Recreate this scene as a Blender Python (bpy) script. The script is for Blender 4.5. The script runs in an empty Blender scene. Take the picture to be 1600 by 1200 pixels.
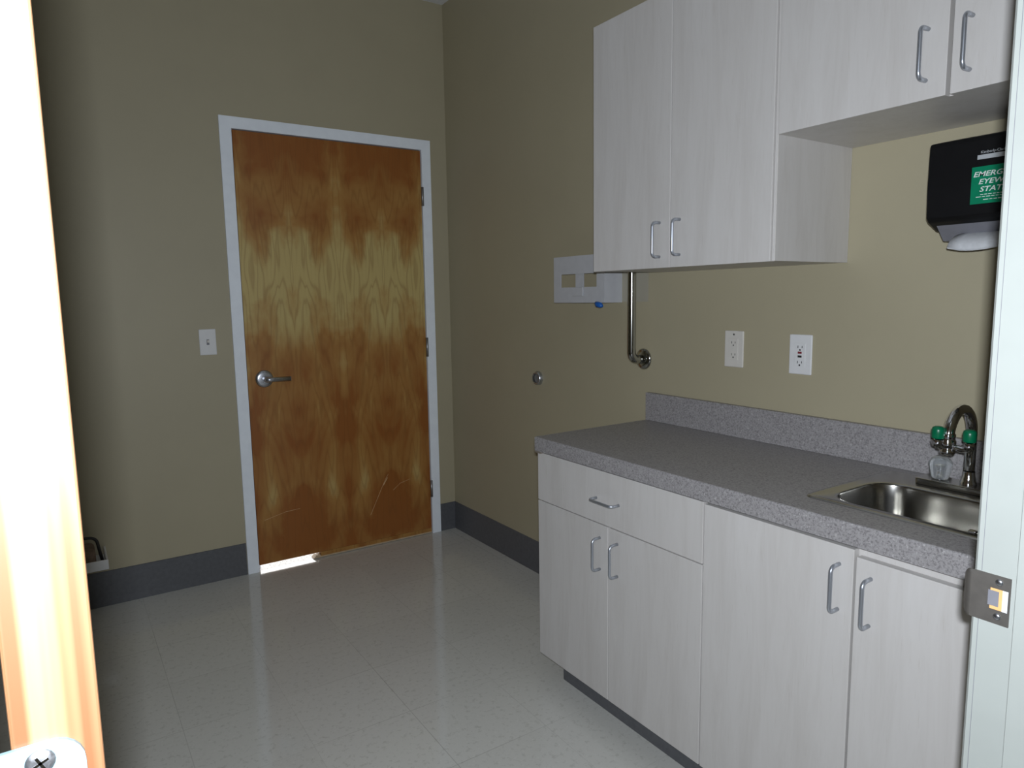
import bpy, bmesh, math, random
from mathutils import Vector, Matrix
random.seed(4)
PI = math.pi
scene = bpy.context.scene
COL = scene.collection

# ------------------------------------------------------------------ camera
F_PX, CAM = 1072.11, Vector((-1.78443, -3.28626, 1.27749))
YAW, PITCH, ROLL = 0.585266, 0.125762, -0.0156966
fwd = Vector((math.sin(YAW)*math.cos(PITCH), math.cos(YAW)*math.cos(PITCH), -math.sin(PITCH)))
rgt = Vector((math.cos(YAW), -math.sin(YAW), 0)); up = rgt.cross(fwd)
r2 = math.cos(ROLL)*rgt + math.sin(ROLL)*up
u2 = -math.sin(ROLL)*rgt + math.cos(ROLL)*up
rotm = Matrix((r2, u2, -fwd)).transposed().to_4x4()
cd = bpy.data.cameras.new('camera'); cam = bpy.data.objects.new('camera', cd); COL.objects.link(cam)
cd.sensor_fit = 'HORIZONTAL'; cd.sensor_width = 36.0; cd.lens = 36.0*F_PX/1600.0
cd.clip_start = 0.02; cd.clip_end = 60
cam.matrix_world = Matrix.Translation(CAM) @ rotm
scene.camera = cam

# ------------------------------------------------------------------ world, lights, exposure
w = bpy.data.worlds.new('world'); scene.world = w; w.use_nodes = True
w.node_tree.nodes['Background'].inputs[0].default_value = (0.80, 0.88, 1.0, 1)
w.node_tree.nodes['Background'].inputs[1].default_value = 0.025

def area(name, loc, mat3, sx, sy, power, col=(1, 1, 1), spread=PI):
    l = bpy.data.lights.new(name, 'AREA'); l.shape = 'RECTANGLE'; l.size = sx; l.size_y = sy
    l.energy = power; l.color = col; l.spread = spread
    o = bpy.data.objects.new(name, l); COL.objects.link(o)
    o.matrix_world = Matrix.Translation(loc) @ mat3
    return o
# the camera's own flash, just above and behind the lens
area('camera_flash', CAM - fwd*0.029 + u2*0.040, rotm, 0.028, 0.016, 27.5, (0.93, 1.0, 1.11))
# unseen corridor light behind the camera, added as weak warm ambient fill
area('corridor_fill', Vector((-1.3, -4.6, 2.70)), Matrix.Identity(4), 1.1, 0.5, 3.0, (1.0, 0.90, 0.76))

# lamp of the lit room behind the far door (shows only under the door)
area('next_room_lamp', Vector((-.75, .95, .55)), Matrix.Rotation(math.radians(-62), 4, 'X'), 1.2, .5, 12.0, (1.0, .99, .97))
scene.view_settings.view_transform = 'Standard'
scene.view_settings.look = 'None'
scene.view_settings.gamma = 1.0
scene.view_settings.use_curve_mapping = False
scene.view_settings.exposure = 0.0

# ------------------------------------------------------------------ material helpers
class NT:
    def __init__(s, name):
        s.m = bpy.data.materials.new(name); s.m.use_nodes = True
        s.t = s.m.node_tree; s.n = s.t.nodes; s.l = s.t.links
        s.b = s.n['Principled BSDF']
    def node(s, typ, **kw):
        n = s.n.new(typ)
        for k, v in kw.items(): setattr(n, k, v)
        return n
    def math(s, op, a, b=None, c=None):
        n = s.node('ShaderNodeMath', operation=op)
        for i, v in enumerate((a, b, c)):
            if v is None: continue
            if isinstance(v, (int, float)): n.inputs[i].default_value = v
            else: s.l.new(v, n.inputs[i])
        return n.outputs[0]
    def coords(s, kind='Object'):
        return s.node('ShaderNodeTexCoord').outputs[kind]
    def pos(s):
        return s.node('ShaderNodeNewGeometry').outputs['Position']
    def mapping(s, vec, scale=(1, 1, 1), loc=(0, 0, 0)):
        n = s.node('ShaderNodeMapping'); s.l.new(vec, n.inputs['Vector'])
        n.inputs['Scale'].default_value = scale; n.inputs['Location'].default_value = loc
        return n.outputs[0]
    def noise(s, vec, scale=5, detail=3, rough=.5, dist=0):
        n = s.node('ShaderNodeTexNoise'); s.l.new(vec, n.inputs['Vector'])
        n.inputs['Scale'].default_value = scale; n.inputs['Detail'].default_value = detail
        n.inputs['Roughness'].default_value = rough; n.inputs['Distortion'].default_value = dist
        return n.outputs[0]
    def ramp(s, fac, stops):
        n = s.node('ShaderNodeValToRGB'); s.l.new(fac, n.inputs[0])
        e = n.color_ramp.elements
        while len(e) < len(stops): e.new(0.5)
        for i, (p, c) in enumerate(stops):
            e[i].position = p; e[i].color = (*c, 1)
        return n.outputs[0]
    def mix(s, fac, a, b, mode='MIX'):
        n = s.node('ShaderNodeMix', data_type='RGBA', blend_type=mode)
        for sock, v in ((n.inputs[0], fac), (n.inputs[6], a), (n.inputs[7], b)):
            if isinstance(v, (int, float)): sock.default_value = v
            elif isinstance(v, tuple): sock.default_value = (*v, 1)
            else: s.l.new(v, sock)
        return n.outputs[2]
    def bump(s, h, strength=.1, dist=.001):
        n = s.node('ShaderNodeBump'); s.l.new(h, n.inputs['Height'])
        n.inputs['Strength'].default_value = strength; n.inputs['Distance'].default_value = dist
        s.l.new(n.outputs[0], s.b.inputs['Normal'])
    def set(s, color=None, **kw):
        if color is not None:
            if isinstance(color, tuple): s.b.inputs['Base Color'].default_value = (*color, 1)
            else: s.l.new(color, s.b.inputs['Base Color'])
        for k, v in kw.items():
            k = k.replace('_', ' ')
            if isinstance(v, (int, float)): s.b.inputs[k].default_value = v
            else: s.l.new(v, s.b.inputs[k])
        return s.m

def simple(name, col, rough=.5, metal=0, var=.06, scale=40, **kw):
    t = NT(name); v = t.noise(t.coords(), scale, 3)
    c0 = tuple(max(0, c*(1-var)) for c in col); c1 = tuple(min(1, c*(1+var)) for c in col)
    return t.set(t.ramp(v, [(.3, c0), (.7, c1)]), Roughness=rough, Metallic=metal, **kw)

def wall_paint(name, col):
    t = NT(name); p = t.pos()
    v = t.noise(p, 2.2, 4, .6)
    c = t.ramp(v, [(.25, tuple(k*.96 for k in col)), (.75, tuple(k*1.04 for k in col))])
    t.bump(t.noise(p, 260, 3, .6), .12, .0012)
    return t.set(c, Roughness=.55)

def mk_floor():
    t = NT('vinyl_tile'); p = t.pos()
    sep = t.node('ShaderNodeSeparateXYZ'); t.l.new(p, sep.inputs[0])
    ux = t.math('DIVIDE', t.math('ADD', sep.outputs[0], 1.536+3.048), .3022)
    uy = t.math('DIVIDE', t.math('ADD', sep.outputs[1], 1.383+6.096), .3022)
    def edge(u):
        f = t.math('FRACT', u)
        return t.math('MINIMUM', f, t.math('SUBTRACT', 1.0, f))
    d = t.math('MINIMUM', edge(ux), edge(uy))
    line = t.math('LESS_THAN', d, .0036)
    comb = t.node('ShaderNodeCombineXYZ')
    t.l.new(t.math('FLOOR', ux), comb.inputs[0]); t.l.new(t.math('FLOOR', uy), comb.inputs[1])
    wn = t.node('ShaderNodeTexWhiteNoise', noise_dimensions='3D'); t.l.new(comb.outputs[0], wn.inputs['Vector'])
    base = t.mix(wn.outputs['Value'], (.60, .595, .55), (.625, .62, .575))
    sp = t.noise(p, 55, 5, .72)
    base = t.mix(t.ramp(sp, [(.36, (.6, .6, .6)), (.46, (0, 0, 0))]), base, (.45, .445, .40))
    sp2 = t.noise(t.mapping(p, loc=(7, 3, 1)), 110, 3, .6)
    base = t.mix(t.ramp(sp2, [(.60, (0, 0, 0)), (.72, (1, 1, 1))]), base, (.66, .66, .61))
    base = t.mix(t.math('MULTIPLY', line, t.ramp(t.noise(p, 1.3, 2), [(.42, (.10,)*3), (.6, (.42,)*3)])), base, (.16, .15, .13))
    r = t.ramp(t.noise(p, 3, 4, .6), [(.3, (.07,)*3), (.7, (.12,)*3)])
    t.bump(t.noise(p, 14, 2, .5), .06, .001)
    return t.set(base, Roughness=r, IOR=1.6)

def mk_wood(name, c_lo, c_mid, c_hi, mirror=True, rough=.38):
    t = NT(name); co = t.coords()
    sep = t.node('ShaderNodeSeparateXYZ'); t.l.new(co, sep.inputs[0])
    x = sep.outputs[0]
    if mirror:                                   # book matched veneer leaves, 0.23 m wide
        x = t.math('PINGPONG', t.math('ADD', x, 2.3), .23)
    comb = t.node('ShaderNodeCombineXYZ')
    t.l.new(x, comb.inputs[0]); t.l.new(sep.outputs[1], comb.inputs[1]); t.l.new(sep.outputs[2], comb.inputs[2])
    v = comb.outputs[0]
    field = t.noise(t.mapping(v, (7.5, 3, .95), (.3, 0, 2.1)), 1, 3, .45, .15)
    rings = t.math('SINE', t.math('MULTIPLY', field, 95))
    rings = t.math('MULTIPLY', t.math('ADD', rings, 1), .5)
    line = t.math('POWER', rings, 5)
    fine = t.noise(t.mapping(v, (160, 60, 3)), 1, 4, .6)
    blot = t.noise(t.mapping(v, (5, 2, 2.4), (1.2, 0, 1.75)), 1, 4, .55, .4)
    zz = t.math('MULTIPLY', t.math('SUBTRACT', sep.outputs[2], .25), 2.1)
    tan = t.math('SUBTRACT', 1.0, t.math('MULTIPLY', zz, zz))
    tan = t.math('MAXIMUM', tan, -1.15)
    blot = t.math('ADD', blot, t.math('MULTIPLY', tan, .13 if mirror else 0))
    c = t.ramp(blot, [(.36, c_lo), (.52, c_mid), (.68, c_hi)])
    c = t.mix(t.math('MULTIPLY', line, .30), c, tuple(k*.62 for k in c_lo))
    c = t.mix(t.math('MULTIPLY', fine, .28), c, tuple(k*.7 for k in c_mid))
    t.bump(fine, .08, .0005)
    return t.set(c, Roughness=rough)

def mk_edge_wood():
    t = NT('door_edge_wood'); co = t.coords()
    st = t.noise(t.mapping(co, (95, 95, .22), (.4, 0, 0)), 1, 2, .5)
    fine = t.noise(t.mapping(co, (400, 400, 6)), 1, 3, .6)
    c = t.ramp(st, [(.36, (.13, .050, .020)), (.48, (.17, .095, .045)), (.62, (.21, .140, .075))])
    c = t.mix(t.math('MULTIPLY', fine, .2), c, (.12, .055, .02))
    return t.set(c, Roughness=.45)

def mk_laminate():
    t = NT('pale_maple_laminate'); co = t.coords()
    a = t.noise(t.mapping(co, (22, 22, 2.6)), 1, 6, .68, .6)
    b = t.noise(t.mapping(co, (5, 5, 1.2), (3, 1, 0)), 1, 3, .5)
    fl = t.noise(t.mapping(co, (260, 260, 16)), 1, 3, .6)
    c = t.ramp(a, [(.3, (.55, .525, .495)), (.52, (.60, .578, .55)), (.75, (.63, .61, .585))])
    c = t.mix(t.math('MULTIPLY', b, .25), c, (.55, .51, .465))
    c = t.mix(t.ramp(fl, [(.62, (0, 0, 0)), (.78, (.45,)*3)]), c, (.47, .43, .385))
    return t.set(c, Roughness=.42)

def mk_counter():
    t = NT('speckled_countertop'); co = t.pos()
    a = t.noise(co, 240, 3, .7); b = t.noise(t.mapping(co, loc=(3, 5, 7)), 150, 3, .7)
    c = t.ramp(a, [(.38, (.18, .168, .17)), (.47, (.295, .280, .278)), (.62, (.345, .33, .325))])
    c = t.mix(t.ramp(b, [(.60, (0, 0, 0)), (.68, (.8,)*3)]), c, (.52, .50, .49))
    return t.set(c, Roughness=.42)

def mk_steel(name, col, rough, stretch=(300, 4, 300), aniso=0):
    t = NT(name); co = t.coords()
    n = t.noise(t.mapping(co, stretch), 1, 3, .6)
    r = t.ramp(n, [(.3, (rough*.8,)*3), (.7, (rough*1.25,)*3)])
    return t.set(col, Roughness=r, Metallic=1.0, Anisotropic=aniso)

M = {}
M['wall'] = wall_paint('khaki_wall_paint', (.405, .362, .245))
M['wall_side'] = M['wall']
M['ceil'] = simple('ceiling_white', (.72, .73, .74), .8)
M['floor'] = mk_floor()
M['base'] = simple('grey_vinyl_base', (.105, .108, .115), .42, var=.1, scale=60)
M['frame'] = simple('door_frame_paint', (.88, .93, .98), .38, var=.03, scale=20)
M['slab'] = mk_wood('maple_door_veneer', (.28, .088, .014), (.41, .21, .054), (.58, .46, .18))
M['edge'] = mk_edge_wood()
M['lam'] = mk_laminate()
M['lam_edge'] = simple('laminate_edge_band', (.66, .63, .59), .4, var=.04)
M['dark_lam'] = simple('brown_build_up', (.20, .17, .14), .6)  # own brown of the build-up strip under the countertop corner
M['counter'] = mk_counter()
M['handle'] = simple('satin_nickel', (.50, .53, .58), .36, .85, var=.02)
M['lever'] = mk_steel('satin_chrome_lever', (.52, .54, .58), .30)
M['hinge'] = mk_steel('hinge_steel', (.36, .36, .37), .42)
M['near_frame'] = simple('frame_paint_flash_darkened', (.355, .375, .345), .45, var=.02, scale=20)  # white frame paint, darkened in colour to offset overexposure by the close flash
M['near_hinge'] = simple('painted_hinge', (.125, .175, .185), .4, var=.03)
M['strike'] = simple('strike_steel', (.20, .185, .165), .5, .8, var=.08, scale=90)
M['chrome'] = simple('chrome', (.78, .79, .82), .06, 1.0, var=.02)
M['sink'] = simple('brushed_sink_steel', (.50, .49, .46), .19, 1.0, var=.03, scale=30)
M['grab'] = simple('grab_bar_steel', (.42, .42, .39), .15, 1.0, var=.03)
M['white'] = simple('white_plastic', (.74, .74, .73), .3, var=.02)
M['ivory'] = simple('ivory_plastic', (.66, .63, .57), .35, var=.02)
M['bracket'] = simple('grey_white_plastic', (.50, .505, .52), .28, var=.03)
M['dark'] = simple('dark_slots', (.02, .02, .02), .5)
M['red'] = simple('red_button', (.22, .03, .04), .4)
M['black'] = simple('black_dispenser_plastic', (.004, .004, .0045), .5, var=.1, Specular_IOR_Level=.22)
M['greyplate'] = simple('dispenser_grey', (.19, .19, .21), .5)
M['silver'] = simple('silver_label', (.42, .44, .45), .35, var=.05)
M['green'] = simple('green_label', (.0, .20, .095), .35, var=.05)
M['greencap'] = simple('green_cap', (.0, .13, .055), .3, var=.08)
M['print'] = simple('label_print', (.70, .74, .70), .5, var=.02)
M['paper'] = simple('paper_towel', (.55, .56, .57), .9, var=.05, scale=120)
M['blue'] = simple('blue_nitrile', (.01, .11, .42), .45)
t = NT('white_terrazzo'); n_ = t.noise(t.pos(), 90, 3, .6)
M['terrazzo'] = t.set(t.ramp(n_, [(.36, (.35, .36, .37)), (.44, (.78, .79, .80))]), Roughness=.3)
M['tan'] = simple('tan_threshold', (.50, .38, .24), .5, var=.1)
t = NT('clear_acrylic'); M['acrylic'] = t.set((.90, .94, .95), Roughness=.05, Transmission_Weight=.86, IOR=1.40)
t = NT('clear_backplate'); M['clearplate'] = t.set((.62, .62, .60), Roughness=.25, Alpha=.14)
M['brown'] = simple('brown_cloth', (.20, .14, .10), .9, var=.2)
M['strap'] = simple('dark_strap', (.03, .028, .027), .6)
M['rubber'] = simple('rubber_grey', (.17, .17, .165), .5)
M['dustbox'] = simple('orange_dust_box', (.75, .42, .17), .5)

# ------------------------------------------------------------------ mesh helpers
def box(bm, x0, x1, y0, y1, z0, z1, bev=0, seg=2):
    t = bmesh.new()
    bmesh.ops.create_cube(t, size=1)
    for v in t.verts:
        v.co = Vector(((x0+x1)/2 + v.co.x*(x1-x0), (y0+y1)/2 + v.co.y*(y1-y0), (z0+z1)/2 + v.co.z*(z1-z0)))
    if bev:
        bmesh.ops.bevel(t, geom=t.edges[:], offset=bev, segments=seg, profile=.5, affect='EDGES')
    merge(bm, t)
    return bm
def merge(bm, t):
    me = bpy.data.meshes.new('tmp'); t.to_mesh(me); t.free(); bm.from_mesh(me); bpy.data.meshes.remove(me)
def B(*a, **k): return box(bmesh.new(), *a, **k)

def frame_at(tan, ref):
    a = tan.cross(ref)
    if a.length < 1e-4: a = tan.cross(Vector((1, .2, 0)))
    a.normalize(); return a, a.cross(tan).normalized()
def tube(bm, pts, rad, seg=14, caps=True, ref=Vector((0, 1, 0.001))):
    pts = [Vector(p) for p in pts]; n = len(pts)
    rr = rad if isinstance(rad, (list, tuple)) else [rad]*n
    rings = []; a = None
    for i, p in enumerate(pts):
        tn = (pts[min(i+1, n-1)] - pts[max(i-1, 0)]).normalized()
        if a is None: a, b = frame_at(tn, ref)
        else:
            a = (a - tn*a.dot(tn)).normalized(); b = a.cross(tn)
        rings.append([bm.verts.new(p + rr[i]*(math.cos(2*PI*k/seg)*a + math.sin(2*PI*k/seg)*b)) for k in range(seg)])
    for i in range(n-1):
        for k in range(seg):
            f = bm.faces.new((rings[i][k], rings[i][(k+1) % seg], rings[i+1][(k+1) % seg], rings[i+1][k])); f.smooth = True
    if caps:
        bm.faces.new(rings[0][::-1]); bm.faces.new(rings[-1])
    return bm
def fillet(pts, r, seg=7):
    pts = [Vector(p) for p in pts]; out = [pts[0]]
    for i in range(1, len(pts)-1):
        p0, p, p1 = pts[i-1], pts[i], pts[i+1]
        a = (p0-p).normalized(); b = (p1-p).normalized(); half = a.angle(b)/2
        d = min(r/math.tan(half), (p0-p).length*.49, (p1-p).length*.49); rr = d*math.tan(half)
        c = p + (a+b).normalized()*(rr/math.sin(half)); s = p+a*d; e = p+b*d
        for k in range(seg+1):
            f = k/seg; v = (s-c).lerp(e-c, f)
            out.append(c + v.normalized()*rr)
    out.append(pts[-1]); return out
def lathe(bm, prof, center, axis='z', seg=28, smooth=True):
    """prof: list of (radius, height along axis)"""
    ax = {'x': Vector((1, 0, 0)), 'y': Vector((0, 1, 0)), 'z': Vector((0, 0, 1))}[axis] if isinstance(axis, str) else Vector(axis).normalized()
    a, b = frame_at(ax, Vector((0.01, .02, 1)) if abs(ax.z) < .9 else Vector((0, 1, 0)))
    c = Vector(center); rings = []
    for r, h in prof:
        if r < 1e-6: rings.append([bm.verts.new(c + ax*h)])
        else: rings.append([bm.verts.new(c + ax*h + r*(math.cos(2*PI*k/seg)*a + math.sin(2*PI*k/seg)*b)) for k in range(seg)])
    for i in range(len(rings)-1):
        A, Bq = rings[i], rings[i+1]
        for k in range(seg):
            k2 = (k+1) % seg
            if len(A) == 1 and len(Bq) == 1: continue
            if len(A) == 1: f = bm.faces.new((A[0], Bq[k2], Bq[k]))
            elif len(Bq) == 1: f = bm.faces.new((A[k], A[k2], Bq[0]))
            else: f = bm.faces.new((A[k], A[k2], Bq[k2], Bq[k]))
            f.smooth = smooth
    return bm
def prism(bm, poly, axis, h0, h1, bev=0):
    """poly of 2D points extruded along axis; (a,b) are the remaining axes in xyz order"""
    def P(a, b, h):
        return {'x': (h, a, b), 'y': (a, h, b), 'z': (a, b, h)}[axis]
    t = bmesh.new()
    v0 = [t.verts.new(P(a, b, h0)) for a, b in poly]; v1 = [t.verts.new(P(a, b, h1)) for a, b in poly]
    t.faces.new(v0); t.faces.new(v1[::-1])
    n = len(poly)
    for i in range(n): t.faces.new((v0[i], v1[i], v1[(i+1) % n], v0[(i+1) % n]))
    bmesh.ops.recalc_face_normals(t, faces=t.faces[:])
    if bev: bmesh.ops.bevel(t, geom=t.edges[:], offset=bev, segments=2, profile=.5, affect='EDGES')
    merge(bm, t); return bm
def rrect(x0, x1, y0, y1, r, seg=8):
    out = []
    for cx, cy, a0 in ((x1-r, y1-r, 0), (x0+r, y1-r, 90), (x0+r, y0+r, 180), (x1-r, y0+r, 270)):
        for k in range(seg+1):
            a = math.radians(a0 + 90*k/seg); out.append((cx + r*math.cos(a), cy + r*math.sin(a)))
    return out

def world_loc(o):
    v = Vector(o.location)
    while o.parent: o = o.parent; v += Vector(o.location)
    return v
def obj(name, bm, mat, parent=None, label=None, recalc=True):
    if recalc: bmesh.ops.recalc_face_normals(bm, faces=bm.faces[:])
    xs = [v.co.copy() for v in bm.verts]
    lo = Vector([min(c[i] for c in xs) for i in range(3)]); hi = Vector([max(c[i] for c in xs) for i in range(3)])
    c = (lo+hi)/2
    for v in bm.verts: v.co -= c
    me = bpy.data.meshes.new(name); bm.to_mesh(me); bm.free()
    me.materials.append(mat)
    o = bpy.data.objects.new(name, me); COL.objects.link(o)
    if parent is not None:
        o.parent = parent; o.location = c - world_loc(parent)
    else: o.location = c
    if label: o['label'] = label
    return o
def thing(name, label, cat, loc, group=None, kind=None):
    o = bpy.data.objects.new(name, None); COL.objects.link(o); o.location = loc
    o.empty_display_size = .05
    o['label'] = label; o['category'] = cat
    if group: o['group'] = group
    if kind: o['kind'] = kind
    return o
def tag(o, label, cat, group=None, kind=None):
    o['label'] = label; o['category'] = cat
    if group: o['group'] = group
    if kind: o['kind'] = kind
    return o
def struct(name, bm, mat, label, cat):
    return tag(obj(name, bm, mat), label, cat, kind='structure')

# ------------------------------------------------------------------ dimensions
RX = 0.0                     # right wall plane x = 0, far wall plane y = 0
LX = -3.20
CZ = 2.765
FY1, FY0 = -2.955, -3.079     # doorway wall, room side and corridor side
HY = -6.2                    # far end of the corridor floor
# near door opening
JX = -0.916; HX = -1.836; JY1 = -2.944; JY0 = -3.090
NEAR_H = 2.04
# far door
xr = -0.1486; DW = .920; DH = 2.032; FW = .0508
xl = xr - DW

# ------------------------------------------------------------------ room shell
struct('floor', B(LX-.1, .1, HY, .003, -.05, 0), M['floor'], 'glossy pale grey speckled vinyl tile floor of the room and corridor', 'floor')
struct('ceiling', B(LX-.1, .1, HY, .12, CZ, CZ+.06), M['ceil'], 'white ceiling showing only at the far corner above the door', 'ceiling')
b = bmesh.new()
box(b, LX-.1, xl-.02, 0, .12, 0, CZ); box(b, xr+.02, .0, 0, .12, 0, CZ); box(b, xl-.02, xr+.02, 0, .12, DH+.02, CZ)
struct('wall_back', b, M['wall'], 'far khaki painted wall around the wooden door', 'wall')
struct('wall_right', B(0, .1, HY, .12, 0, CZ), M['wall'], 'right khaki wall carrying the cabinets, outlets and towel dispenser', 'wall')
struct('wall_left', B(LX-.1, LX, HY, 0, 0, CZ), M['wall'], 'left khaki wall behind the open door', 'wall')
b = bmesh.new()
box(b, LX, HX-.02, FY0, FY1, 0, CZ); box(b, JX+.02, 0, FY0, FY1, 0, CZ); box(b, HX-.02, JX+.02, FY0, FY1, NEAR_H+.02, CZ)
struct('wall_front', b, M['wall'], 'khaki wall around the doorway the camera looks through', 'wall')
# vinyl base
def baseprof(sign, wallc, h=.152):
    return [(wallc, 0), (wallc+sign*.006, 0), (wallc+sign*.0055, .012), (wallc+sign*.0045, .03), (wallc+sign*.0035, h-.002), (wallc, h)]
b = bmesh.new()
for a0, a1 in ((LX, xl-FW-.002), (xr+FW+.002, 0)):
    prism(b, baseprof(-1, 0), 'x', a0, a1)
struct('baseboard_back', b, M['base'], 'dark grey vinyl base along the far wall beside the wooden door', 'baseboard')
b = bmesh.new(); prism(b, baseprof(-1, 0), 'y', -1.497, -.004)
struct('baseboard_right', b, M['base'], 'dark grey vinyl base along the right wall between corner and base cabinet', 'baseboard')
b = bmesh.new(); prism(b, baseprof(1, LX), 'y', FY1, -.012)
struct('baseboard_left', b, M['base'], 'dark grey vinyl base along the left wall behind the open door', 'baseboard')

# ------------------------------------------------------------------ far door
d1 = thing('door_1', 'closed orange maple door with white frame and lever handle in the far wall', 'door', (xl, 0, 0), kind='structure')
fy = -.012
b = bmesh.new()
prof = [(0, 0), (FW, 0)]
box(b, xl-FW, xl, fy, .11, 0, DH+.003, .0015); box(b, xr, xr+FW, fy, .11, 0, DH+.003, .0015)
box(b, xl-FW, xr+FW, fy, .11, DH, DH+FW, .0015)
# stops behind the slab
box(b, xl, xl+.016, .042, .10, 0, DH); box(b, xr-.016, xr, .042, .10, 0, DH); box(b, xl, xr, .042, .10, DH-.016, DH)
obj('door_frame', b, M['frame'], d1, 'white painted metal door frame')
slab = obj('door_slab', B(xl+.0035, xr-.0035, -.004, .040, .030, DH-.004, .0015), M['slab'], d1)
# kick scratches on the lower part of the slab: thin scuffs
t = NT('scuffed_wood'); M['scuff'] = t.set((.62, .40, .20), Roughness=.6)
def scuff(pts, w0):
    b = bmesh.new()
    P = [Vector(p) for p in pts]
    for i in range(len(P)-1):
        a, c = P[i], P[i+1]; n = Vector((-(c.z-a.z), 0, c.x-a.x)).normalized()*w0
        f = [b.verts.new((q.x, -.0046, q.z)) for q in (a-n, a+n, c+n*.6, c-n*.6)]
        b.faces.new(f)
    return obj('scuff_mark', b, M['scuff'], slab, 'pale scratch on the wood')
scuff([(-.50, 0, .17), (-.46, 0, .25), (-.415, 0, .34), (-.395, 0, .37)], .0012)
scuff([(-.425, 0, .315), (-.40, 0, .352)], .0026)
scuff([(-.37, 0, .28), (-.33, 0, .31), (-.27, 0, .325)], .0010)
scuff([(-1.03, 0, .245), (-.93, 0, .268), (-.86, 0, .272)], .0010)
# lever
lx, lz = -.992, .919
b = bmesh.new(); lathe(b, [(0, .0115), (.026, .0112), (.036, .0085), (.0405, .004), (.041, 0), (0, 0)], (lx, -.004, lz), (0, -1, 0))
ros = obj('lever_handle', b, M['lever'], slab, 'satin chrome lever on a round rosette')
b = bmesh.new()
tube(b, fillet([(lx, -.020, lz), (lx, -.062, lz), (lx+.105, -.062, lz-.002)], .012), [.0125]*5+[.0115]*5, 16)
for v in b.verts:
    if v.co.x > lx+.02: v.co.y = -.062+(v.co.y+.062)*.7
for v in list(b.verts): pass
me_t = obj('lever_arm', b, M['lever'], d1)
obj('lever_tip', B(lx+.1045, lx+.107, -.068, -.056, lz-.011, lz+.008, .0008), M['rubber'], d1, 'dark end of the lever')
for z0, z1 in ((1.752, 1.847), (.972, 1.073), (.206, .298)):
    b = bmesh.new()
    tube(b, [(xr-.001, -.012, z0), (xr-.001, -.012, z1)], .0068, 12)
    for k in range(1, 5):
        zz = z0+(z1-z0)*k/5; lathe(b, [(.0062, -.0006), (.0074, 0), (.0062, .0006)], (xr-.001, -.012, zz), 'z', 12)
    obj('hinge', b, M['hinge'], d1)
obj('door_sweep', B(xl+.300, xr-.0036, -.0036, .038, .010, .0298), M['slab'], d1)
b = bmesh.new(); prism(b, [(xl+.262, .0030), (xr-.004, .0030), (xr-.004, .0100), (xl+.300, .0100), (xl+.293, .020), (xl+.285, .0125), (xl+.276, .0150)], 'y', -.0034, .036)
obj('sweep_edge', b, M['tan'], d1, 'pale tan worn edge of the door sweep, torn at one end')
# the lit room beyond, seen only through the gap under the door
struct('floor_beyond', B(-1.7, .5, .003, 2.2, -.05, 0), M['terrazzo'], 'bright speckled floor of the next room showing under the far door', 'floor')
b = bmesh.new(); box(b, -1.7, .5, 2.2, 2.3, 0, 2.6); box(b, -1.8, -1.7, .12, 2.3, 0, 2.6); box(b, .5, .6, .12, 2.3, 0, 2.6); box(b, -1.8, .6, .12, 2.3, 2.6, 2.7)
struct('wall_beyond', b, M['ceil'], 'white walls of the next room behind the far door', 'wall')

# ------------------------------------------------------------------ near door opening: frame, strike, open leaf
d2 = thing('door_2', 'door open at the left edge with wooden edge and hinge, its white frame and strike at right', 'door', (HX, JY1, 0), kind='structure')
def jamb_poly(x, s):
    # s=+1: strike side (material lies to +x); rabbet, stop, rabbet
    y1, y0 = JY1, JY0
    return [(x, y1-.003), (x+s*.003, y1), (x+s*FW, y1), (x+s*FW, y1-.011), (x+s*.02, y1-.011), (x+s*.02, y0+.011), (x+s*FW, y0+.011), (x+s*FW, y0), (x, y0),
            (x, y0+.043), (x-s*.016, y0+.044), (x-s*.016, y1-.0485), (x, y1-.049)]
b = bmesh.new(); prism(b, jamb_poly(JX, 1), 'z', 0, NEAR_H)
obj('door_jamb', b, M['near_frame'], d2, 'white painted jamb holding the strike plate')
b = bmesh.new(); prism(b, jamb_poly(HX, -1), 'z', 0, NEAR_H)
obj('door_jamb', b, M['near_frame'], d2, 'white painted jamb on the hinge side')
b = bmesh.new(); box(b, HX-FW, JX+FW, JY0, JY1, NEAR_H, NEAR_H+FW, .001)
obj('door_head', b, M['near_frame'], d2)
# small weather seal bead along the rabbet edge of the strike jamb
obj('jamb_seal', B(JX-.0003, JX+.001, JY1-.0084, JY1-.0079, .0, NEAR_H-.002), M['greyplate'], d2, 'thin grey line along the jamb edge')
# strike plate with curled lip
zs0, zs1 = .8985, .9555
ys = JY1+.0015; ye = JY1-.0385
b = bmesh.new()
hy0, hy1, hz0, hz1 = ye+.002, JY1-.0185, .9150, .9400
def plate_strip(b, y0, y1, z0, z1, th=.0016, x=JX):
    box(b, x-th, x, y0, y1, z0, z1)
plate_strip(b, ye, ys, zs0, hz0); plate_strip(b, ye, ys, hz1, zs1)
plate_strip(b, ye, hy0, hz0, hz1); plate_strip(b, hy1, ys, hz0, hz1)
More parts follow.
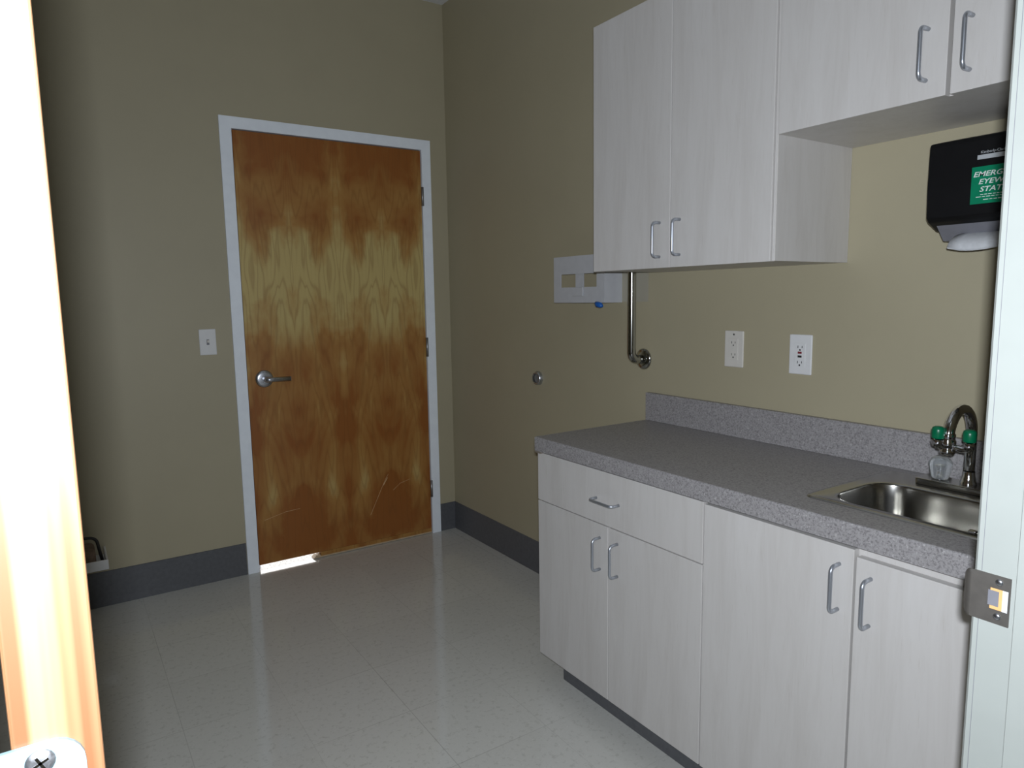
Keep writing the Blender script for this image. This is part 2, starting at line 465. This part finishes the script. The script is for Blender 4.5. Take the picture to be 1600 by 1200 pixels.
# lip: curves outward past the frame edge with a rounded outline
n1, n2 = 10, 12; rows = []
for i in range(n1+1):
    f = i/n1; y = ys + .0090*f; x = JX-.0008 + .006*f*f
    half = (zs1-zs0)/2*(1-.0) if f < .1 else (zs1-zs0)/2*math.sqrt(max(0, 1-((f-.1)/.9)**2*.55))
    rows.append([(x, y, (zs0+zs1)/2 + half*(2*j/n2-1)) for j in range(n2+1)])
top = [[b.verts.new((p[0]-.0008, p[1], p[2])) for p in r] for r in rows]
bot = [[b.verts.new((p[0]+.0008, p[1], p[2])) for p in r] for r in rows]
for i in range(n1):
    for j in range(n2):
        b.faces.new((top[i][j], top[i][j+1], top[i+1][j+1], top[i+1][j])).smooth = True
        b.faces.new((bot[i][j], bot[i+1][j], bot[i+1][j+1], bot[i][j+1])).smooth = True
for j in range(n2): b.faces.new((top[n1][j], top[n1][j+1], bot[n1][j+1], bot[n1][j]))
for i in range(n1):
    b.faces.new((top[i][0], top[i+1][0], bot[i+1][0], bot[i][0])); b.faces.new((top[i][n2], bot[i][n2], bot[i+1][n2], top[i+1][n2]))
sp = obj('strike_plate', b, M['strike'], d2, 'dark steel strike plate with curled lip')
b = bmesh.new()
box(b, JX-.0008, JX-.0002, hy0, hy1, hz0, hz1)
obj('latch_pocket', b, M['dustbox'], sp, 'orange and white pocket inside the strike opening')
obj('latch_tongue', B(JX-.0020, JX-.0010, hy1-.009, hy1+.002, hz0+.004, hz1-.003, .0004), M['greyplate'], sp)
obj('latch_rim', B(JX-.0016, JX-.0009, hy0, hy0+.0055, hz0, hz1), M['white'], sp, 'pale rim in the strike opening')
for zc_ in (.948, .9075):
    b = bmesh.new(); lathe(b, [(0, .0014), (.0022, .0013), (.0040, .0003), (.0040, -.001)], (JX-.0016, JY1-.027, zc_), (-1, 0, 0), 16)
    obj('screw', b, M['lever'], sp)
# open leaf, seen edge-on
DX0, DX1 = -1.8155, -1.7815; DY = -2.934
leaf = obj('door_slab', B(DX0, DX1, DY, DY+.914, .012, NEAR_H-.004, .0012), M['edge'], d2, 'wooden door leaf standing open at a right angle')
for hz in (1.0855, .33, 1.94):
    z1 = hz; z0 = hz-.1143
    poly = []
    rr = .013
    lx0, lx1 = HX+.004, -1.7885
    poly = [(lx0, z0), (lx1-rr, z0)] + [(lx1-rr+rr*math.sin(a*PI/12), z0+rr-rr*math.cos(a*PI/12)) for a in range(1, 6)] + [(lx1, z0+rr), (lx1, z1-rr)] + \
           [(lx1-rr+rr*math.cos(a*PI/12), z1-rr+rr*math.sin(a*PI/12)) for a in range(1, 6)] + [(lx1-rr, z1), (lx0, z1)]
    b = bmesh.new(); prism(b, poly, 'y', DY-.0022, DY-.0002)
    tube(b, [(HX+.003, DY-.004, z0), (HX+.003, DY-.004, z1)], .0065, 12)
    h = obj('hinge', b, M['near_hinge'], d2, 'pale painted hinge leaf with rounded corner')
    for sx, sz in ((-1.8055, z1-.0085), (-1.8005, z1-.044), (-1.8005, z0+.044), (-1.8055, z0+.0085)):
        b = bmesh.new()
        lathe(b, [(.0060, -.0005), (.0057, .0006), (.0035, .0013), (0, .0015)], (sx, DY-.0022, sz), (0, -1, 0), 18)
        s_ = obj('screw', b, M['hinge'], h, 'steel cross-head screw')
        b = bmesh.new()
        for a in (25, 115):
            c_, si = math.cos(math.radians(a)), math.sin(math.radians(a))
            q = [b.verts.new((sx+u*c_-v*si, DY-.0037, sz+u*si+v*c_)) for u, v in ((-.0034, -.0006), (.0034, -.0006), (.0034, .0006), (-.0034, .0006))]
            b.faces.new(q)
            q2 = [b.verts.new((v.co.x, v.co.y+.0005, v.co.z)) for v in q]; b.faces.new(q2[::-1])
            for i in range(4): b.faces.new((q[i], q2[i], q2[(i+1) % 4], q[(i+1) % 4]))
        o_ = obj('screw_slot', b, M['chrome'], h)

# ------------------------------------------------------------------ handles
def pull(parent, x, y, z, vertical=True, L=.096, proj=.030, r=.0042):
    """wire pull standing off toward -x at plane x, centred at y,z"""
    h = L/2
    if vertical: pts = [(x, y, z-h), (x-proj, y, z-h), (x-proj, y, z+h), (x, y, z+h)]
    else: pts = [(x, y-h, z), (x-proj, y-h, z), (x-proj, y+h, z), (x, y+h, z)]
    b = bmesh.new(); tube(b, fillet(pts, .012, 6), r, 14, ref=Vector((.01, .02, 1)) if not vertical else Vector((0, 1, .001)))
    return obj('pull_handle', b, M['handle'], parent)

# ------------------------------------------------------------------ base cabinets
XC = -.502; TH = .019; ZK = .080
def panel(name, parent, y0, y1, z0, z1, xf=XC, mat='lam'):
    return obj(name, B(xf, xf+TH, y0, y1, z0, z1, .0012), M[mat], parent)
c1 = thing('base_cabinet', 'pale maple base cabinet with one drawer over two doors, nearest the far door', 'cabinet', (-.25, -1.845, 0), 'base cabinets under the countertop')
ya, yb = -1.4975, -2.190
b = bmesh.new(); box(b, XC+TH+.002, -.003, yb, ya-.001, ZK, .7635)
obj('carcass', b, M['lam'], c1)
dr = panel('drawer_front', c1, yb+.002, ya, .6165, .7745); pull(dr, XC, -1.838, .690, False)
d = panel('door', c1, -1.8405, ya, ZK, .6135); pull(d, XC, -1.806, .525)
d = panel('door', c1, yb+.002, -1.843, ZK, .6135); pull(d, XC, -1.881, .527)
b = bmesh.new(); box(b, -.457, -.440, yb, -1.568, 0, ZK-.001, .002); box(b, -.440, -.02, -1.585, -1.568, 0, ZK-.001)
obj('toe_kick', b, M['base'], c1, 'dark grey recessed toe kick')
c2 = thing('base_cabinet', 'pale maple two-door sink base cabinet beside the doorway', 'cabinet', (-.25, -2.572, 0), 'base cabinets under the countertop')
yc = -2.952
b = bmesh.new(); box(b, XC+TH+.002, -.003, yc, yb-.001, ZK, .640); box(b, XC+TH+.002, -.465, yc, yb-.001, .640, .781)
obj('carcass', b, M['lam'], c2)
d = panel('door', c2, -2.5695, yb-.0015, ZK, .7705); pull(d, XC, -2.540, .684)
d = panel('door', c2, yc+.001, -2.5745, ZK-.006, .7575); pull(d, XC, -2.605, .674)
b = bmesh.new(); box(b, -.457, -.440, yc, yb, 0, ZK-.007)
obj('toe_kick', b, M['base'], c2)

# ------------------------------------------------------------------ countertop with cut-out
ct = thing('countertop', 'grey speckled laminate countertop with backsplash along the right wall', 'countertop', (-.25, -2.225, .782))
ZC = .827; XF = -.515; y0c, y1c = -2.954, -1.4985
sx0, sx1, sy0, sy1 = -.405, -.075, -2.815, -2.415      # cut-out
b = bmesh.new()
r_ = .005
nose = [(XF, .782), (XF, ZC-r_)] + [(XF+r_-r_*math.cos(a*PI/10), ZC-r_+r_*math.sin(a*PI/10)) for a in range(1, 6)] + [(sx0, ZC), (sx0, .800), (XF+.02, .800), (XF+.02, .782)]
prism(b, nose, 'y', y0c, y1c)
box(b, sx0, -.0, sy1, y1c, .800, ZC); box(b, sx0, 0-.0, y0c, sy0, .800, ZC); box(b, sx1, 0, sy0, sy1, .800, ZC)
obj('top', b, M['counter'], ct)
obj('backsplash', B(-.019, -.0005, y0c, y1c, ZC+.0003, .9275, .0012), M['counter'], ct)
obj('build_up_strip', B(XF+.0015, XC-.0015, y1c-.03, y1c-.0005, .7750, .7815), M['dark_lam'], ct, 'brown strip under the countertop corner')
#obj('rail', B(XC+TH+.001, XC+TH+.012, yc, y1c-.02, .7745, .7815), M['dark_lam'], ct)

# ------------------------------------------------------------------ sink
sk = thing('sink', 'small stainless steel drop-in sink set in the countertop', 'sink', (-.24, -2.615, ZC))
def ringpts(x0, x1, y0, y1, r, z, seg=10): return [(px, py, z) for px, py in rrect(x0, x1, y0, y1, r, seg)]
ox0, ox1, oy0, oy1 = -.424, -.058, -2.832, -2.402
bx0, bx1, by0, by1 = -.392, -.168, -2.795, -2.437
R = [ringpts(ox0, ox1, oy0, oy1, .022, ZC+.0003), ringpts(ox0+.002, ox1-.002, oy0+.002, oy1-.002, .021, ZC+.0032),
     ringpts(ox0+.009, ox1-.009, oy0+.009, oy1-.009, .018, ZC+.0042), ringpts(ox0+.013, ox1-.013, oy0+.013, oy1-.013, .016, ZC+.0026),
     ringpts(bx0-.006, bx1+.006, by0-.006, by1+.006, .066, ZC+.0026), ringpts(bx0-.001, bx1+.001, by0-.001, by1+.001, .066, ZC+.001),
     ringpts(bx0, bx1, by0, by1, .066, ZC-.004)]
for k, (ins, dz) in enumerate(((.002, .03), (.005, .08), (.008, .115), (.016, .135), (.030, .147), (.05, .151))):
    R.append(ringpts(bx0+ins, bx1-ins, by0+ins, by1-ins, max(.066-ins*.4, .03), ZC-dz))
cx_, cy_ = (bx0+bx1)/2, (by0+by1)/2
n_ = len(R[0]); R.append([(cx_+.045*math.cos(math.radians(45)*0+math.atan2(p[1]-cy_, p[0]-cx_)), cy_+.045*math.sin(math.atan2(p[1]-cy_, p[0]-cx_)), ZC-.154) for p in R[-1]])
b = bmesh.new(); V = [[b.verts.new(p) for p in r] for r in R]
for i in range(len(V)-1):
    for k in range(n_):
        b.faces.new((V[i][k], V[i][(k+1) % n_], V[i+1][(k+1) % n_], V[i+1][k])).smooth = True
so = obj('basin', b, M['sink'], sk, recalc=True)
b = bmesh.new(); lathe(b, [(.046, .0), (.043, .002), (.034, .0), (.030, -.006), (0, -.008)], (cx_, cy_, ZC-.154), 'z', 30)
obj('drain', b, M['chrome'], sk)
obj('bottom_clip', B(-.392, -.380, -2.735, -2.722, ZC-.0005, ZC+.0045, .001), M['chrome'], sk)

# ------------------------------------------------------------------ faucet with eyewash head
fx_, fyy = -.103, -2.600; fz = ZC+.0032
fc = thing('faucet', 'chrome gooseneck faucet with green capped eyewash head and clear knobs', 'faucet', (fx_, fyy, fz))
b = bmesh.new(); prism(b, rrect(-.134, -.072, -2.707, -2.497, .010, 4), 'z', fz, fz+.014, .002)
obj('deck_plate', b, M['sink'], fc, 'dark steel base plate')
b = bmesh.new(); lathe(b, [(.017, 0), (.017, .005), (.0145, .008), (.0145, .014), (.0125, .018), (.0118, .030)], (fx_, fyy, fz+.014), 'z')
obj('spout_base', b, M['chrome'], fc)
b = bmesh.new()
pts = [(fx_, fyy, fz+.02), (fx_, fyy, .955)]
tipx = -.212
cxm = (fx_+tipx)/2; rad = abs(tipx-fx_)/2
for k in range(0, 15):
    a = PI*k/14; pts.append((cxm+rad*math.cos(a), fyy+.0*k, .960+rad*math.sin(a)*1.12))
pts.append((tipx, fyy, .962))
tube(b, pts, .0112, 18)
obj('spout', b, M['chrome'], fc)
b = bmesh.new(); lathe(b, [(.0120, .030), (.0142, .027), (.0142, .021), (.0122, .018), (.0155, .013), (.0155, .003), (.0130, 0), (.0130, -.004), (.0150, -.007), (.0150, -.013), (.0115, -.017), (0, -.017)], (tipx, fyy, .945), 'z', 24)
for a_ in ((-.012, .015), (-.004, -.043)):
    tube(b, fillet([(tipx, fyy, .946), (tipx+a_[0], fyy+a_[1], .944), (tipx+a_[0], fyy+a_[1], .965)], .006, 5), .0068, 12)
    lathe(b, [(.010, -.012), (.0125, -.006), (.0125, .002)], (tipx+a_[0], fyy+a_[1], .958), 'z', 18)
ew = obj('eyewash_head', b, M['chrome'], fc, 'chrome eyewash attachment')
for a_ in ((-.012, .015), (-.004, -.043)):
    b = bmesh.new(); lathe(b, [(.0115, -.002), (.0128, 0), (.0128, .016), (.0115, .021), (.007, .024), (0, .0245)], (tipx+a_[0], fyy+a_[1], .965), 'z', 24)
    obj('eyewash_cap', b, M['greencap'], ew, 'green plastic cap')
for ky in (-2.541, -2.659):
    b = bmesh.new(); kz = fz+.014; kx = -.105
    lathe(b, [(0, .002), (.016, .002), (.019, .006), (.0245, .036), (.0245, .040), (.020, .047), (.013, .053), (0, .054)], (kx, ky, kz), 'z', 16)
    for v in b.verts:                                 # fluted sides
        dx, dy = v.co.x-kx, v.co.y-ky; a = math.atan2(dy, dx); r = math.hypot(dx, dy)
        if r > .015:
            k_ = 1+.05*math.cos(a*8); v.co.x = kx+dx*k_; v.co.y = ky+dy*k_
    kn = obj('clear_knob', b, M['acrylic'], fc, 'clear acrylic tap knob')
    b = bmesh.new(); lathe(b, [(.009, 0), (.009, .004), (.0055, .006), (.0055, .030), (.009, .034), (0, .035)], (kx, ky, kz), 'z', 16)
    obj('knob_stem', b, M['chrome'], kn)

# ------------------------------------------------------------------ wall cabinets
XU = -.319
u1 = thing('wall_cabinet', 'tall pale maple two-door wall cabinet, left of the pair', 'cabinet', (-.16, -1.897, 1.356), 'wall cabinets on the right wall')
b = bmesh.new(); box(b, XU+TH+.002, -.001, -2.2315, -1.5635, 1.3555, 2.102)
obj('carcass', b, M['lam'], u1)
d = panel('door', u1, -1.8915, -1.5625, 1.3545, 2.102, XU); pull(d, XU, -1.853, 1.434)
d = panel('door', u1, -2.2215, -1.8945, 1.3545, 2.102, XU); pull(d, XU, -1.929, 1.436)
obj('filler', B(XU+.006, XU+TH+.002, -2.2315, -2.2235, 1.3555, 2.102), M['lam'], u1)
obj('edge_band', B(XU+.0045, XU+.006, -2.2325, -2.2305, 1.3555, 1.652), M['lam_edge'], u1)
u2_ = thing('wall_cabinet', 'short pale maple two-door wall cabinet above the towel dispenser', 'cabinet', (-.16, -2.592, 1.65), 'wall cabinets on the right wall')
b = bmesh.new(); box(b, XU+TH+.002, -.001, yc, -2.2325, 1.652, 2.102)
obj('carcass', b, M['lam'], u2_)
d = panel('door', u2_, -2.6015, -2.2335, 1.651, 2.102, XU); pull(d, XU, -2.564, 1.735)
d = panel('door', u2_, yc+.001, -2.6095, 1.651, 2.102, XU); pull(d, XU, -2.642, 1.735)

# ------------------------------------------------------------------ paper towel dispenser
pd = thing('towel_dispenser', 'black wall-mounted paper towel dispenser with green eyewash sticker', 'dispenser', (0, -2.63, 1.39))
dy1, dy0 = -2.498, -2.792
b = bmesh.new()
poly = [(-.001, 1.400), (-.10, 1.410), (-.140, 1.427), (-.150, 1.436), (-.153, 1.50), (-.151, 1.588), (-.148, 1.595), (-.11, 1.603), (-.001, 1.625)]
prism(b, poly, 'y', dy0, dy1, .003)
obj('cover', b, M['black'], pd)
b = bmesh.new(); prism(b, [(-.020, 1.385), (-.09, 1.388), (-.128, 1.4235), (-.128, 1.4285), (-.020, 1.410)], 'y', dy0+.02, dy1-.012)
obj('towel_tray', b, M['greyplate'], pd, 'dark grey underside of the dispenser')
b = bmesh.new()
ny, nz = 14, 8; rows = []
for j in range(nz+1):
    f = j/nz
    for_x = -.085 - .062*math.sin(f*PI*.5); zz = 1.404 - .004*f - .029*f**2.0
    row = []
    for i in range(ny+1):
        g_ = i/ny; y = -2.556 - .175*g_
        sag = .007*math.sin(g_*4.6+.6)*f
        if i == 0: sag -= .004*f
        row.append((for_x, y + (.012*f if i == 0 else 0), zz - sag))
    rows.append(row)
va = [[b.verts.new(p) for p in r] for r in rows]; vb = [[b.verts.new((p[0]+.002, p[1], p[2]-.003)) for p in r] for r in rows]
for j in range(nz):
    for i in range(ny):
        b.faces.new((va[j][i], va[j][i+1], va[j+1][i+1], va[j+1][i])).smooth = True
        b.faces.new((vb[j][i], vb[j+1][i], vb[j+1][i+1], vb[j][i+1])).smooth = True
for i in range(ny): b.faces.new((va[nz][i], va[nz][i+1], vb[nz][i+1], vb[nz][i])); b.faces.new((va[0][i], vb[0][i], vb[0][i+1], va[0][i+1]))
for j in range(nz): b.faces.new((va[j][0], va[j+1][0], vb[j+1][0], vb[j][0])); b.faces.new((va[j][ny], vb[j][ny], vb[j+1][ny], va[j+1][ny]))
tag(obj('paper_towel', b, M['paper']), 'white folded paper towel hanging out of the black dispenser', 'paper towel')
stk = obj('safety_sticker', B(-.1545, -.1535, -2.694, -2.587, 1.456, 1.532, .0004), M['green'], pd, 'green EMERGENCY EYEWASH STATION sticker')
lab = obj('maker_label', B(-.1545, -.1530, -2.685, -2.596, 1.5465, 1.5555), M['silver'], pd, 'silver and black label strip')
def text(body, y, z, size, parent, mat, shear=.25, align='CENTER', width=1.0, off=.0):
    """flat lettering facing -x, reading toward -y"""
    cu = bpy.data.curves.new('t', 'FONT'); cu.body = body; cu.size = size; cu.align_x = align; cu.shear = shear
    cu.extrude = .0003; cu.offset = off; cu.resolution_u = 3
    o = bpy.data.objects.new('t', cu); COL.objects.link(o)
    dg = bpy.context.evaluated_depsgraph_get(); me = bpy.data.meshes.new_from_object(o.evaluated_get(dg))
    bpy.data.objects.remove(o); bpy.data.curves.remove(cu)
    mt = Matrix(((0, 0, -1, -.1552), (-width, 0, 0, y), (0, 1, 0, z), (0, 0, 0, 1)))
    me.transform(mt)
    b = bmesh.new(); b.from_mesh(me); bpy.data.meshes.remove(me)
    return obj('lettering', b, mat, parent)
text('EMERGENCY', -2.6400, 1.5115, .0145, stk, M['print'], off=.0002, width=1.2)
text('EYEWASH', -2.6400, 1.4960, .0145, stk, M['print'], off=.0002, width=1.2)
text('STATION', -2.6400, 1.4805, .0145, stk, M['print'], off=.0002, width=1.2)
b = bmesh.new()
for z, a0, a1 in ((1.4745, -2.675, -2.606), (1.4700, -2.684, -2.598), (1.4640, -2.670, -2.612)):
    y = a1
    while y > a0:
        l = random.uniform(.004, .011); box(b, -.15500, -.1545, y-l, y, z-.0007, z+.0007); y -= l+.002
obj('small_print', b, M['print'], stk)
text('Kimberly-Clark', -2.602, 1.5580, .0078, lab, M['silver'], 0, 'LEFT', .95)

# ------------------------------------------------------------------ glove box holder
gh = thing('glove_holder', 'grey-white plastic glove box holder on the right wall beside the cabinet', 'holder', (0, -1.2, 1.25))
gx = -.088; gy0, gy1, gz0, gz1 = -1.352, -1.045, 1.252, 1.432
b = bmesh.new()
wy0, wy1, wz0, wz1 = -1.308, -1.090, 1.312, 1.363
th = .004
box(b, gx, gx+th, gy0, wy0, gz0, gz1); box(b, gx, gx+th, wy1, gy1, gz0, gz1)
box(b, gx, gx+th, wy0, wy1, gz0, wz0); box(b, gx, gx+th, wy0, wy1, wz1, gz1)
box(b, gx+th, 0, gy0, gy0+th, gz0, gz1); box(b, gx+th, 0, gy0+th, gy1, gz0, gz0+th)
obj('front_panel', b, M['bracket'], gh)
obj('back_panel', B(-.003, -.0005, -1.49, gy0-.004, gz0+.002, gz1), M['clearplate'], gh, 'clear plastic back plate')
obj('divider', B(gx+.006, gx+.011, -1.222, -1.176, 1.275, gz1), M['bracket'], gh)
obj('clip', B(gx-.005, gx, -1.232, -1.168, 1.278, 1.312, .002), M['bracket'], gh)
b = bmesh.new()
tube(b, [(gx-.002, -1.306, 1.2515), (gx-.003, -1.318, 1.246), (gx-.004, -1.335, 1.243), (gx-.004, -1.346, 1.240)], [.006, .011, .010, .004], 10)
tag(obj('blue_glove', b, M['blue']), 'blue glove fingertip poking out below the glove holder', 'glove')

# ------------------------------------------------------------------ grab bar, wall bumper
gb = thing('grab_bar', 'vertical stainless steel grab bar on the right wall beside the cabinet', 'grab bar', (0, -1.469, 1.045))
b = bmesh.new(); tube(b, fillet([(-.002, -1.469, 1.046), (-.062, -1.469, 1.046), (-.062, -1.469, 1.500), (-.002, -1.469, 1.500)], .040, 9), .0158, 22)
obj('bar', b, M['grab'], gb)
for z in (1.046, 1.500):
    b = bmesh.new(); lathe(b, [(0, .010), (.020, .010), (.034, .007), (.0385, .002), (.0385, 0), (0, 0)], (-.0005, -1.469, z), (-1, 0, 0), 32)
    obj('flange', b, M['grab'], gb)
wb = thing('wall_bumper', 'round satin metal wall bumper level with the door lever', 'bumper', (0, -.812, .917))
b = bmesh.new(); lathe(b, [(.031, 0), (.031, .010), (.028, .017), (.024, .019), (.021, .016)], (-.0003, -.812, .917), (-1, 0, 0), 30)
obj('ring', b, M['lever'], wb)
b = bmesh.new(); lathe(b, [(.0215, .004), (.0215, .014), (.014, .011), (0, .010)], (-.0003, -.812, .917), (-1, 0, 0), 30)
obj('rubber_pad', b, M['rubber'], wb)

# ------------------------------------------------------------------ outlets and switch
def wallplate_right(name, label, yc_, zc_, mat, cat):
    t_ = thing(name, label, cat, (0, yc_, zc_-.057), 'power outlets above the countertop')
    obj('cover_plate', B(-.006, -.0003, yc_-.036, yc_+.036, zc_-.0575, zc_+.0575, .003), mat, t_)
    return t_
def slot(parent, y, z, w_, h_, mat=None, x=-.0074, name='slot', d=.0012):
    return obj(name, B(x-.0004, x+d, y-w_/2, y+w_/2, z-h_/2, z+h_/2), mat or M['dark'], parent)
o1 = wallplate_right('wall_outlet', 'plain ivory wall outlet above the counter, the left of the two', -1.872, 1.1045, M['ivory'], 'outlet')
f1 = obj('receptacle', B(-.0075, -.006, -1.872-.0165, -1.872+.0165, 1.1045-.034, 1.1045+.034, .0006), M['ivory'], o1)
for dz in (.019, -.019):
    slot(f1, -1.8655, 1.1045+dz+.002, .0018, .007); slot(f1, -1.8785, 1.1045+dz+.002, .0018, .006); slot(f1, -1.872, 1.1045+dz-.007, .004, .004)
obj('indicator', B(-.0066, -.0058, -1.8745, -1.8695, 1.1500-.002, 1.1500+.003), M['dark'], o1, 'small dark screw at the top')
o2 = wallplate_right('wall_outlet', 'white wall outlet with red and black test buttons, nearer the sink', -2.105, 1.101, M['white'], 'outlet')
f2 = obj('receptacle', B(-.0075, -.006, -2.105-.0165, -2.105+.0165, 1.101-.034, 1.101+.034, .0006), M['white'], o2)
for dz, s_ in ((.022, 1), (-.022, 1)):
    slot(f2, -2.0985, 1.101+dz, .002, .007); slot(f2, -2.1115, 1.101+dz, .002, .006); slot(f2, -2.105, 1.101+dz-.0085*(1 if dz > 0 else 1), .0045, .0045)
slot(f2, -2.105, 1.1065, .012, .0060, M['red'], name='reset_button', x=-.0082)
slot(f2, -2.105, 1.0955, .012, .0060, M['dark'], name='test_button', x=-.0082)
sw = thing('light_switch', 'white toggle light switch beside the far door', 'switch', (-1.224, 0, 1.044), None)
obj('cover_plate', B(-1.224-.035, -1.224+.035, -.006, -.0003, 1.101-.0575, 1.101+.0575, .003), M['white'], sw)
tg = obj('toggle', B(-1.224-.0045, -1.224+.0045, -.016, -.006, 1.099, 1.110, .001), M['ivory'], sw)
obj('toggle_slot', B(-1.224-.0055, -1.224+.0055, -.0066, -.0058, 1.089, 1.113), M['greyplate'], sw)

# ------------------------------------------------------------------ low white shelf box by the far wall, partly behind the open door
sb = thing('low_shelf', 'low white shelf on the far wall, half hidden behind the open door', 'shelf', (-1.86, -.09, .19))
b = bmesh.new()
box(b, -2.04, -1.682, -.185, -.001, .222, .228); box(b, -2.04, -1.682, -.190, -.182, .222, .262, .0015); box(b, -1.690, -1.682, -.185, -.001, .222, .262, .0015)
obj('tray', b, M['white'], sb)
b = bmesh.new(); tube(b, fillet([(-1.80, -.10, .235), (-1.80, -.10, .34), (-1.715, -.10, .335), (-1.700, -.10, .232)], .03), .006, 8)
obj('strap', b, M['strap'], sb, 'dark curved strap')
b = bmesh.new(); box(b, -2.00, -1.722, -.165, -.03, .2290, .300, .018, 3)
tag(obj('folded_cloth', b, M['brown']), 'brownish folded cloth lying on the low white shelf', 'cloth')
